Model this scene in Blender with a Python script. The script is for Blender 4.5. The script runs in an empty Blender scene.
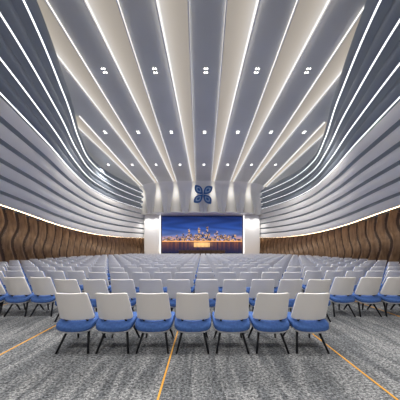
import bpy, bmesh, math, random
import numpy as np
from mathutils import Vector, Matrix
random.seed(3)
sc = bpy.context.scene
sc.view_settings.view_transform = 'Standard'
H = 1.65; HC = 10.75; X0 = 0.0

# ---------------- materials ----------------
def mat(name, col, rough=0.5, metal=0.0, emit=None, es=0.0):
    m = bpy.data.materials.new(name); m.use_nodes = True
    b = m.node_tree.nodes['Principled BSDF']
    b.inputs['Base Color'].default_value = (*col, 1)
    b.inputs['Roughness'].default_value = rough
    b.inputs['Metallic'].default_value = metal
    if emit:
        b.inputs['Emission Color'].default_value = (*emit, 1)
        b.inputs['Emission Strength'].default_value = es
    return m
def noisy(m, c1, c2, scale=(5,5,5), detail=3, bump=0.0, nscale=1.0, dist=0.0):
    nt = m.node_tree; b = nt.nodes['Principled BSDF']
    tc = nt.nodes.new('ShaderNodeTexCoord'); mp = nt.nodes.new('ShaderNodeMapping')
    mp.inputs['Scale'].default_value = scale
    n = nt.nodes.new('ShaderNodeTexNoise'); n.inputs['Scale'].default_value = nscale
    n.inputs['Detail'].default_value = detail; n.inputs['Distortion'].default_value = dist
    r = nt.nodes.new('ShaderNodeValToRGB')
    r.color_ramp.elements[0].position = .35; r.color_ramp.elements[1].position = .65
    r.color_ramp.elements[0].color = (*c1, 1); r.color_ramp.elements[1].color = (*c2, 1)
    L = nt.links
    L.new(tc.outputs['Object'], mp.inputs['Vector']); L.new(mp.outputs[0], n.inputs['Vector'])
    L.new(n.outputs[0], r.inputs[0]); L.new(r.outputs[0], b.inputs['Base Color'])
    if bump:
        bp = nt.nodes.new('ShaderNodeBump'); bp.inputs['Strength'].default_value = bump
        L.new(n.outputs[0], bp.inputs['Height']); L.new(bp.outputs[0], b.inputs['Normal'])
    return m
M_white = mat('white_paint', (.90,.885,.87), .4)
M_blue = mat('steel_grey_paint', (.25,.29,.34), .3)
M_gap = mat('painted_gap_shade', (.34,.37,.41), .5)  # grey stands in for shade in band recesses and on their undersides
M_ceil = noisy(mat('ceiling_grey', (.3,.32,.36), .5), (.66,.66,.64), (.72,.72,.70), (1,1,1), 2, nscale=.3)
M_led = mat('led_white', (1,1,1), .5, 0, (1,.99,.98), 2.2)
M_cove = mat('added_cove_glow', (1,1,1), .5, 0, (1,.97,.94), 3.0)  # hidden glowing strips added to brighten the bands and ceiling edge
M_wash = mat('added_ceiling_wash', (.8,.8,.8), .5, 0, (1,.95,.88), 1.2)  # glow added on the beam sides to lighten the ceiling
M_warm = mat('led_warm', (1,.8,.5), .5, 0, (1,.70,.40), 10.0)
M_wood = noisy(mat('walnut_wood', (.2,.1,.05), .3), (.18,.108,.062), (.32,.205,.12), (3,3,.5), 4, nscale=2.5)
M_wood2 = noisy(mat('dark_walnut_groove_shade', (.1,.05,.025), .4), (.045,.024,.014), (.08,.047,.028), (3,3,.5), 4, nscale=2.5)  # darker walnut paints shade into the wave grooves; also the table's wood
M_dark = mat('dark_metal', (.02,.022,.028), .35, .6)
M_cush = noisy(mat('blue_fabric', (.03,.1,.35), .85), (.04,.10,.31), (.055,.14,.40), (30,30,30), 2, bump=.1)
M_shell = mat('white_plastic', (.90,.88,.86), .35)
M_pan = mat('grey_plastic', (.65,.66,.69), .4)
M_spot = mat('lamp_glow', (1,1,1), .5, 0, (1,.97,.9), 8)
M_logo = mat('logo_blue', (.02,.12,.38), .3, .0)
M_chrome = mat('logo_edge', (.35,.50,.72), .3, .1)
M_orange = mat('orange_carpet_inlay', (.72,.36,.05), .9)

# carpet
M_carpet = mat('carpet', (.3,.3,.3), .95)
nt = M_carpet.node_tree; b = nt.nodes['Principled BSDF']; L = nt.links
tc = nt.nodes.new('ShaderNodeTexCoord')
def noise(scale_v, s, d, dist=0):
    mp = nt.nodes.new('ShaderNodeMapping'); mp.inputs['Scale'].default_value = scale_v
    n = nt.nodes.new('ShaderNodeTexNoise'); n.inputs['Scale'].default_value = s
    n.inputs['Detail'].default_value = d; n.inputs['Distortion'].default_value = dist
    L.new(tc.outputs['Object'], mp.inputs['Vector']); L.new(mp.outputs[0], n.inputs['Vector'])
    return n
def ramp(src, stops):
    r = nt.nodes.new('ShaderNodeValToRGB'); e = r.color_ramp.elements
    while len(e) < len(stops): e.new(.5)
    for k,(p,c) in enumerate(stops): e[k].position = p; e[k].color = (*c,1)
    L.new(src.outputs[0], r.inputs[0]); return r
n1 = noise((.8,1.4,1), 38, 3, .5)
n2 = noise((1,1,1), 90, 3, 0)
n3 = noise((1.8,.30,1), 2.6, 4, 1.2)
r1 = ramp(n1, [(.36,(.06,.063,.07)),(.5,(.20,.21,.222)),(.64,(.40,.41,.42))])
r2 = ramp(n2, [(.35,(.5,.5,.5)),(.65,(1.2,1.2,1.2))])
r3 = ramp(n3, [(.38,(.50,.52,.55)),(.62,(1.05,1.05,1.05))])
mx = nt.nodes.new('ShaderNodeMix'); mx.data_type='RGBA'; mx.blend_type='MULTIPLY'; mx.inputs[0].default_value=1
my = nt.nodes.new('ShaderNodeMix'); my.data_type='RGBA'; my.blend_type='MULTIPLY'; my.inputs[0].default_value=1
L.new(r1.outputs[0], mx.inputs[6]); L.new(r2.outputs[0], mx.inputs[7])
L.new(mx.outputs[2], my.inputs[6]); L.new(r3.outputs[0], my.inputs[7])
L.new(my.outputs[2], b.inputs['Base Color'])

def attr_emit(name, strength, base=(.8,.8,.8), rough=.5):
    m = mat(name, base, rough)
    nt = m.node_tree; a = nt.nodes.new('ShaderNodeVertexColor'); a.layer_name = 'Col'
    b = nt.nodes['Principled BSDF']
    nt.links.new(a.outputs[0], b.inputs['Emission Color'])
    b.inputs['Emission Strength'].default_value = strength
    return m
M_beam = attr_emit('beam_painted_glow', 1.0, (.38,.35,.31))  # edge light and its falloff painted into vertex colour as glow
M_screen = attr_emit('led_screen', 1.2, (.0,.0,.0), .3)

# ---------------- helpers ----------------
def obj(name, verts, faces, mats, midx=None, smooth=False, parent=None, colors=None):
    me = bpy.data.meshes.new(name)
    me.from_pydata([tuple(map(float,v)) for v in verts], [], faces); 
    for m in (mats if isinstance(mats,(list,tuple)) else [mats]): me.materials.append(m)
    if midx is not None:
        for p,i in zip(me.polygons, midx): p.material_index = i
    if smooth:
        for p in me.polygons: p.use_smooth = True
    if colors is not None:
        ca = me.color_attributes.new('Col','FLOAT_COLOR','POINT')
        for i,c in enumerate(colors): ca.data[i].color = (*c,1)
    me.update()
    o = bpy.data.objects.new(name, me); sc.collection.objects.link(o)
    if parent: o.parent = parent
    return o
def grid(nu, nv, f):
    V=[f(i,j) for i in range(nu) for j in range(nv)]
    F=[(i*nv+j,(i+1)*nv+j,(i+1)*nv+j+1,i*nv+j+1) for i in range(nu-1) for j in range(nv-1)]
    return V,F
class MB:
    def __init__(s): s.v=[];s.f=[];s.m=[];s.s=[]
    def add(s,V,F,m=0):
        o=len(s.v); s.v+=list(V); s.f+=[tuple(o+k for k in f) for f in F]; s.m+=[m]*len(F)
    def box(s,c,d,m=0):
        x,y,z=c;a,b_,c_=d[0]/2,d[1]/2,d[2]/2
        V=[(x+i*a,y+j*b_,z+k*c_) for i in(-1,1) for j in(-1,1) for k in(-1,1)]
        s.add(V,[(0,1,3,2),(4,6,7,5),(0,4,5,1),(2,3,7,6),(0,2,6,4),(1,5,7,3)],m)
    def tube(s,p,q,r1,r2,m=0,n=8):
        p=Vector(p);q=Vector(q);d=(q-p).normalized()
        a=d.orthogonal().normalized();b_=d.cross(a)
        V=[];
        for c,r in((p,r1),(q,r2)):
            for k in range(n):
                t=2*math.pi*k/n; V.append(c+a*r*math.cos(t)+b_*r*math.sin(t))
        F=[(k,(k+1)%n,n+(k+1)%n,n+k) for k in range(n)]+[tuple(range(n))[::-1],tuple(range(n,2*n))]
        s.add(V,F,m)
    def sbox(s,c,d,m=0,n=5.,cuts=8,fn=None):
        bm=bmesh.new(); bmesh.ops.create_cube(bm,size=2)
        bmesh.ops.subdivide_edges(bm,edges=bm.edges[:],cuts=cuts,use_grid_fill=True)
        V=[]
        bm.verts.ensure_lookup_table()
        for v in bm.verts:
            p=v.co; k=(abs(p.x)**n+abs(p.y)**n+abs(p.z)**n)**(-1/n)
            q=Vector((p.x*k*d[0]/2,p.y*k*d[1]/2,p.z*k*d[2]/2))
            if fn: q=fn(q)
            V.append((q.x+c[0],q.y+c[1],q.z+c[2]))
        F=[tuple(v.index for v in f.verts) for f in bm.faces]; bm.free()
        s.add(V,F,m)
    def make(s,name,mats,smooth=False,parent=None):
        return obj(name,s.v,s.f,mats,s.m,smooth,parent)

def interp(P, n):
    P=np.array(P,float); k=len(P); out=[]
    for t in np.linspace(0,k-1-1e-6,n):
        i=int(t); f=t-i
        p0=P[max(i-1,0)];p1=P[i];p2=P[min(i+1,k-1)];p3=P[min(i+2,k-1)]
        out.append(.5*((2*p1)+(-p0+p2)*f+(2*p0-5*p1+4*p2-p3)*f*f+(-p0+3*p1-3*p2+p3)*f**3))
    return np.array(out)

# ---------------- room shell ----------------
mb=MB(); mb.box((0,11.5,-.1),(27,35,.2)); mb.make('floor',M_carpet)
mb=MB()
for x in (-3.11,-.48,2.12,-5.75,4.75,): mb.box((x,8.5,.004),(.022,28,.008))
mb.make('carpet_inlay_stripe',M_orange)
mb=MB(); mb.box((0,11.5,HC+.15),(27,35,.3)); mb.make('ceiling',M_ceil)
mb=MB(); mb.box((0,28.9,5.4),(27,.2,10.8)); mb.make('wall_back',M_white)
mb=MB(); mb.box((0,-5.9,5.4),(27,.2,10.8)); mb.make('wall_front',M_white)

Wc=[(-12.5,-5.7,5.6),(-12.5,0,5.3),(-12.5,5,4.9),(-12.4,11,4.15),(-12.2,15,3.5),(-11.8,19,3.13),(-10.9,23,3.05),(-9.9,26.3,3.15),(-8.9,28.6,3.2)]
Cc=[(-4.9,-5.7,HC),(-5.1,0,HC),(-5.5,5,HC),(-7.5,9.75,HC),(-9.5,13.5,HC),(-11.0,17,HC),(-11.3,21,HC),(-10.2,25.2,HC),(-8.9,28.4,HC)]
NS=140
W=interp(Wc,NS); C=interp(Cc,NS)
T=np.gradient(W[:,:2],axis=0); T/=np.linalg.norm(T,axis=1)[:,None]
Nn=np.stack([T[:,1],-T[:,0]],1)
NW=6; NB=4; NST=NW+NB
vs=[0]
for i in range(NW): vs.append(vs[-1]+.58/NW)
for i in range(NB): vs.append(vs[-1]+.42/NB)
def base(k,v):
    return W[k]*(1-v)+C[k]*v
def side(sgn,label):
    S=np.concatenate([[0],np.cumsum(np.linalg.norm(np.diff(W[:,:2],axis=0),axis=1))])
    n2=1500; ss=np.linspace(0,S[-1],n2)
    wx=np.interp(ss,S,W[:,0]);wy=np.interp(ss,S,W[:,1]);wz=np.interp(ss,S,W[:,2])
    nx=np.interp(ss,S,Nn[:,0]);ny=np.interp(ss,S,Nn[:,1])
    nz=40
    def off(i,j):
        z=wz[i]*j/(nz-1)
        ph=ss[i]*2*math.pi/.72+1.5*math.sin(z*2.0+ss[i]*.25)+.3*math.sin(z*3.7+ss[i]*1.1)
        return 1-abs(math.sin(ph/2))
    def f(i,j):
        z=wz[i]*j/(nz-1); o=.38*off(i,j)-.08
        return (sgn*(wx[i]+nx[i]*o),wy[i]+ny[i]*o,z)
    V,F=grid(n2,nz,f)
    mi=[1 if off(i,j)<.10 else 0 for i in range(n2-1) for j in range(nz-1)]  # valley faces take the dark walnut as painted groove shade
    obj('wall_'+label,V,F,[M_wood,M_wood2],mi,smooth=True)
    mb=MB(); led=MB(); cove=MB()
    for i in range(NST):
        v0,v1=vs[i],vs[i+1]
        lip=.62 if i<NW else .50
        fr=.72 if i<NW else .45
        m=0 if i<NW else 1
        def pr(k,j):
            a=base(k,v0);b_=base(k,v1); n=Nn[k]; N3=np.array([n[0],n[1],0])
            if j==0: p=a
            elif j in(1,2): p=a+N3*lip
            elif j in(3,4): p=a+N3*(lip+.04)+(b_-a)*fr*.5+np.array([0,0,.03])
            elif j==5: p=a+N3*(lip*.90)+(b_-a)*fr+np.array([0,0,.05])
            elif j==6: p=a+N3*(lip*.90-.32)+(b_-a)*(fr-.12)
            else: p=b_
            return (sgn*p[0],p[1],p[2])
        V,F=grid(NS,8,pr)
        for a_,b2,mm in ((0,1,2),(2,5,m),(5,6,2),(6,7,2)):  # soffit, trough and recess get the painted shade grey
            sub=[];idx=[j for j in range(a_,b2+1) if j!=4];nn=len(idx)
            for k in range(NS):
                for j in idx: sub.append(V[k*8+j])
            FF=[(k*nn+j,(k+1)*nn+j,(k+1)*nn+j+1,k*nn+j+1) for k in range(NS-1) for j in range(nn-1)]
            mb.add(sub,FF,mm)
        def cv(k,j):
            a=base(k,v0);b_=base(k,v1); n=Nn[k]; N3=np.array([n[0],n[1],0])
            p=a+N3*(lip*.90-.22+.06*j)+(b_-a)*(fr-.03)+np.array([0,0,.0])
            return (sgn*p[0],p[1],p[2])
        V,F=grid(NS,2,cv); cove.add(V,F,0)
        if i==0: continue
        w=.06
        def lr(k,j):
            a=base(k,v0); n=Nn[k]; 
            o=lip-.02-w+(w if j else 0)
            return (sgn*(a[0]+n[0]*o),a[1]+n[1]*o,a[2]-.012)
        if i>=NW:
            V,F=grid(NS,2,lr); led.add(V,F,0)
    root=bpy.data.objects.new('wave_wall_cladding',None); sc.collection.objects.link(root)
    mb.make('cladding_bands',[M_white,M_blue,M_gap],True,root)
    led.make('led_strip',[M_led],False,root)
    cove.make('added_cove_strip',[M_cove],False,root)  # unseen strips, added to light the bands
    wl=MB()
    def wr(k,j):
        a=W[k];n=Nn[k];o=.46+.10*j
        return (sgn*(a[0]+n[0]*o),a[1]+n[1]*o,a[2]-.015)
    V,F=grid(NS,2,wr); wl.add(V,F,0); wl.make('warm_cove_strip',[M_warm],False,root)
    bb=MB()
    def br(k,j):
        a=W[k];n=Nn[k];o=[.34,.36,.36][j]; z=[.15,.15,0][j]
        return (sgn*(a[0]+n[0]*o),a[1]+n[1]*o,z)
    V,F=grid(NS,3,br); bb.add(V,F,0); bb.make('baseboard_'+label,[M_dark])
side(1,'left'); side(-1,'right')

# ---------------- canopy above the stage ----------------
BX=[-11.4,-8.8,-6.2,-3.6,-1.0,1.6,4.2,6.8,9.4]
BX=[x-.1 for x in BX]; BXC=-1.1
def dc(x): return 25.7+2.3*(min(abs(x),9.4)/9.4)**4
R=1.4; ZB=6.6
def flute(x): return abs(math.cos(math.pi*(x-BXC)/2.6))
def prof(t):
    if t<.4:
        th=t/.4*math.pi/2; return (-R+R*math.sin(th), HC-R+R*math.cos(th)-.01, t*.8)
    q=(t-.4)/.6; return (0, HC-R-(HC-R-ZB)*q, .32+.68*q)
nx_,nt_=221,30
def cf(i,j):
    x=-9.4+18.8*i/(nx_-1); t=j/(nt_-1); dy,z,a=prof(t)
    return (x, dc(x)+dy-.7*a*flute(x)**.7, z)
V,F=grid(nx_,nt_,cf)
mb=MB(); mb.add(V,F,0)
def sof(i,j):
    x=-9.4+18.8*i/(nx_-1)
    return (x,dc(x)-.7*flute(x)**.7,ZB) if j==0 else (x,28.75,ZB)
V,F=grid(nx_,2,sof); mb.add(V,F,0)
mb.make('stage_canopy',[M_white],True)

# ---------------- ceiling light beams ----------------
edge_x=C[:,0]; edge_y=C[:,1]
def start_y(ax,m=.15):
    ys=[y for x,y in zip(edge_x,edge_y) if abs(x)>=ax+m and y<22]
    return min(ys) if ys else None
def bw(y): return 1.25-.85*min(1,max(0,(y-5)/19))**.8
def beam_at(xc):
    sy=start_y(abs(xc),-.7 if abs(xc)<8 else -.1) 
    if sy is None or abs(xc)>10.5: return
    sy=max(sy,-5.6)
    ye=dc(xc)-R
    path=[]
    for y in np.linspace(sy,ye,24): path.append((y,HC-.06,0))
    if abs(xc)<9.3:
        for t in np.linspace(.03,.97,22):
            dy,z,a=prof(t); 
            path.append((0, z-(.06*(1-t)), t))
    nc=11
    V=[];cols=[]
    for (y,z,t) in path:
        wdt=bw(y) if t==0 else .40+1.4*t**1.3
        for j in range(nc):
            u=j/(nc-1); 
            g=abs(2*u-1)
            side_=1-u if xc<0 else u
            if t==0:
                lum=.30+.32*side_**2+(.8 if j==(0 if xc<0 else nc-1) else 0)  # light falloff from the bright edge, painted across the face
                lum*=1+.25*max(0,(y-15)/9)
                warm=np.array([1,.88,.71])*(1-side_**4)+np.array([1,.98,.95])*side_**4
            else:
                lum=.28+.6*math.exp(-((t-.38)/.22)**2)  # glow on the canopy petals, painted brightest near the bend
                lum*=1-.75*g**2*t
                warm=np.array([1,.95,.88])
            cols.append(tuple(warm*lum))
            x=xc+(u-.5)*wdt
            yy=y; 
            if t>0:
                yy=dc(x)+prof(t)[0]-.7*prof(t)[2]*flute(x)**.7-.04
            V.append((x,yy,z))
    n=len(path)
    F=[(i*nc+j,(i+1)*nc+j,(i+1)*nc+j+1,i*nc+j+1) for i in range(n-1) for j in range(nc-1)]
    root=bpy.data.objects.new('ceiling_light_beam',None); sc.collection.objects.link(root)
    obj('painted_glow_face',V,F,M_beam,smooth=True,parent=root,colors=cols)
    s=MB()
    for sg in(-1,1):
        dz=.18 if sg*xc>0 else .10
        def ff(i,j):
            y=np.linspace(sy,ye,24)[i]; w=bw(y)
            return (xc+sg*(w/2+[0,.0,.05,.05][j]),y,[HC,HC-dz,HC-dz,HC][j])
        Vv,Ff=grid(24,4,ff); s.add(Vv,Ff,0)
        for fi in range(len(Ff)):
            if fi%3==2: s.m[len(s.m)-len(Ff)+fi]=1  # outer side glows, added to wash the ceiling
    s.make('beam_frame',[M_white,M_wash],False,root)
for x in BX: beam_at(x)

# ---------------- ceiling spots ----------------
for yy in (-2.5,2.5,9.1,14.0,19.5):  # row behind the camera is unseen, added as fill for the chair backs
    for a,b_ in zip(BX[:-1],BX[1:]):
        x=(a+b_)/2
        sy=start_y(abs(x))
        if sy is None or yy<sy+.8: continue
        mb=MB()
        for dx,dy in((-.06,0),(.06,0),(-.06,.20),(.06,.20)):
            mb.tube((x+dx,yy+dy,HC-.03),(x+dx,yy+dy,HC+.02),.045,.045,1,14)
            mb.tube((x+dx,yy+dy,HC-.04),(x+dx,yy+dy,HC-.031),.038,.038,0,14)
        mb.make('ceiling_spotlight_cluster',[M_spot,M_dark])
        li=bpy.data.lights.new('downlight','SPOT'); li.energy=800; li.spot_size=math.radians(120); li.spot_blend=.8
        li.shadow_soft_size=.15; li.color=(1,.955,.90)
        lo=bpy.data.objects.new('downlight_lamp',li); lo.location=(x,yy,HC-.15); sc.collection.objects.link(lo)

# ---------------- logo ----------------
def petal(ang,n=16):
    c,s=math.cos(ang),math.sin(ang)
    out=[];pts=[]
    for i in range(n+1):
        t=i/n; r=.06+1.6*t; w=.70*math.sin(math.pi*t**1.15)**.8+.03
        pts.append((r,-w*.6,w))
    for r,a,b_ in pts: out.append((r,a))
    for r,a,b_ in pts[::-1]: out.append((r,b_*.75))
    return [(x*c-y*s, x*s+y*c) for x,y in out]
root=bpy.data.objects.new('pinwheel_emblem',None); sc.collection.objects.link(root)
LX=.15;LY=25.7-1.1; LZ=8.95
for q in range(4):
    P=petal(math.radians(40+90*q))
    for nm,scl,y0,y1,m in(('emblem_rim',1.0,.0,-.10,M_logo),('emblem_inlay',.58,-.1,-.13,M_chrome),('emblem_petal',.34,-.13,-.17,M_logo)):
        cx=sum(p[0] for p in P)/len(P);cz=sum(p[1] for p in P)/len(P)
        Q=[(cx+(p[0]-cx)*scl,cz+(p[1]-cz)*scl) for p in P]
        n=len(Q)
        V=[(LX+x,LY+y0,LZ+z) for x,z in Q]+[(LX+x,LY+y1,LZ+z) for x,z in Q]
        F=[tuple(range(n)),tuple(range(2*n-1,n-1,-1))]+[(i,(i+1)%n,n+(i+1)%n,n+i) for i in range(n)]
        obj(nm,V,F,m,parent=root)
mb=MB(); mb.tube((LX,LY,LZ),(LX,25.6,LZ),.12,.12,0,12); mb.make('mount',[M_chrome],False,root)

# ---------------- stage, columns, screen ----------------
mb=MB(); mb.box((0,26.1,.3),(16.4,5.2,.6)); mb.box((0,23.3,.15),(6,.6,.3)); mb.make('stage_platform',M_wood)
for sx in(-1,1):
    mb=MB()
    mb.sbox((sx*7.4,27.3,3.58),(2.5,1.0,5.94),0,n=14,cuts=10)
    mb.box((sx*6.20,26.75,3.6),(.06,.06,5.9),1)
    mb.make('stage_column',[M_white,M_led])
for sx in(-1,1):
    for dx in (0,1.2):
        li=bpy.data.lights.new('soffit_downlight','SPOT'); li.energy=260; li.spot_size=math.radians(100); li.spot_blend=.9
        li.shadow_soft_size=.15; li.color=(1,.98,.95)
        lo=bpy.data.objects.new('soffit_downlight_lamp',li); lo.location=(sx*(6.8+dx),26.0,6.5); lo.rotation_euler=(math.radians(14),0,0); sc.collection.objects.link(lo)
SW,SH=12.2,5.6
SZ=.86
nu,nv=300,130
rb=[random.random() for _ in range(400)]
def lerp(a,b_,t): return tuple(x+(y-x)*t for x,y in zip(a,b_))
def scr(u,v):
    hz=.34
    if v>hz:
        t=(v-hz)/(1-hz)
        if t<.22: c=lerp((.75,.34,.15),(.10,.16,.40),t/.22)
        elif t<.5: c=lerp((.10,.16,.40),(.02,.07,.32),(t-.22)/.28)
        else: c=lerp((.02,.07,.32),(.005,.015,.09),(t-.5)/.5)
        cl=.5+.5*math.sin(u*14+3*math.sin(v*19)+v*9)
        c=tuple(a*(.7+.4*cl) for a in c)
        bi=int(u*40); h=.04+.14*rb[bi]**1.5+.14*math.exp(-((u-.5)/.2)**2)*rb[bi+60]+(.18 if bi in(13,18,22,27) else 0)
        if v<hz+h:
            w=rb[(int(u*160)*7+int(v*60)*13)%400]
            c=(.012,.018,.06)
            if w>.74: c=(1.0*w,.55*w,.2*w)
            if w<.14: c=(.2,.32,.8)
    else:
        t=v/hz
        st=.5+.5*math.sin(v*160+6*rb[int(u*90)])
        c=lerp((.010,.016,.06),(.40,.13,.05),t**1.6*(.1+.9*rb[int(u*60)+100]))
        c=tuple(a*(.5+.6*st) for a in c)
        if .93<t<1: c=(1.1,.5,.16)
    d=math.hypot((u-.5)/.12,(v-.25)/.08)
    if d<1.5:
        g=math.exp(-(d*1.5)**2)*.8
        c=(c[0]+g*1.0,c[1]+g*.55,c[2]+g*.18)
    if abs(u-.5)<.10 and .17<v<.29:
        if int(u*120)%2==0: c=(1.1,.65,.25)
    return c
V=[];cols=[]
for i in range(nu):
    for j in range(nv):
        u=i/(nu-1);v=j/(nv-1)
        V.append((-SW/2+SW*u,27.4,SZ+SH*v)); cols.append(scr(u*.999,v))
F=[(i*nv+j,(i+1)*nv+j,(i+1)*nv+j+1,i*nv+j+1) for i in range(nu-1) for j in range(nv-1)]
root=bpy.data.objects.new('led_video_wall',None); sc.collection.objects.link(root)
obj('screen_face',V,F,M_screen,parent=root,colors=cols)
mb=MB(); mb.box((0,27.55,SZ+SH/2),(SW+.1,.24,SH+.1)); mb.make('screen_frame',[M_dark],False,root)
mb=MB(); mb.box((0,25.2,1.32),(6.6,.7,.06)); mb.box((0,24.92,.98),(6.4,.05,.64))
for sx in(-3,-1,1,3): mb.box((sx,25.2,.95),(.08,.6,.7))
mb.make('conference_table',M_wood2)

# ---------------- chairs ----------------
mb=MB()
def seatfn(q):
    q.z+=.03*(q.x/.29)**2-.05*max(0,-q.y/.25)**2
    return q
mb.sbox((0,-.01,.425),(.60,.53,.10),1,n=6,cuts=8,fn=seatfn)
mb.sbox((0,.0,.366),(.57,.51,.035),2,n=6,cuts=6,fn=seatfn)
def backfn(off):
    def f(q):
        w=(q.z+.24)/.48
        q.x*=1.04-.14*w
        q.y+= -.15*w+.07*(q.x/.26)**2+off
        return q
    return f
mb.sbox((0,-.19,.732),(.545,.035,.456),0,n=16,cuts=14,fn=backfn(-.02))
mb.sbox((0,-.19,.732),(.52,.045,.435),1,n=14,cuts=12,fn=backfn(.02))
for s in(-1,1):
    mb.tube((s*.17,-.19,.52),(s*.17,-.05,.37),.018,.018,3)
    mb.tube((s*.16,-.10,.36),(s*.25,-.27,.0),.022,.016,3)
    mb.tube((s*.16,.10,.36),(s*.25,.24,.0),.022,.016,3)
    mb.tube((s*.16,-.14,.352),(s*.16,.14,.352),.02,.02,3)
mb.tube((-.17,-.08,.34),(.17,-.08,.34),.02,.02,3)
ch=mb.make('auditorium_chair',[M_shell,M_cush,M_pan,M_dark],True)
me=ch.data
first=True
def place(x,y,r=0):
    global first
    if first: o=ch; first=False
    else:
        o=bpy.data.objects.new('auditorium_chair',me); sc.collection.objects.link(o)
    o.location=(x,y,0); o.rotation_euler=(0,0,r)
for kk in range(7): place(-2.03+.627*kk,3.08)
for r in range(1,17):
    y=3.08+1.2*r
    lim=10.9 if y<17 else 10.9-(y-17)*.35
    for kk in range(10): place(-3.03+.627*kk,y)
    for kk in range(14):
        x=3.42+.627*kk
        if x<lim: place(x,y+.3,0)
        x=-3.86-.627*kk
        if -x<lim: place(x,y+.3,0)

# ---------------- world & camera ----------------
w=bpy.data.worlds.new('world'); sc.world=w; w.use_nodes=True
w.node_tree.nodes['Background'].inputs[0].default_value=(.5,.55,.6,1); w.node_tree.nodes['Background'].inputs[1].default_value=.3
cam=bpy.data.cameras.new('camera'); co=bpy.data.objects.new('camera',cam); sc.collection.objects.link(co)
co.location=(0,0,H); co.rotation_euler=(math.pi/2,0,0)
cam.lens=16.2; cam.sensor_width=36; cam.shift_y=.12; cam.shift_x=-.005; cam.clip_end=200
sc.camera=co
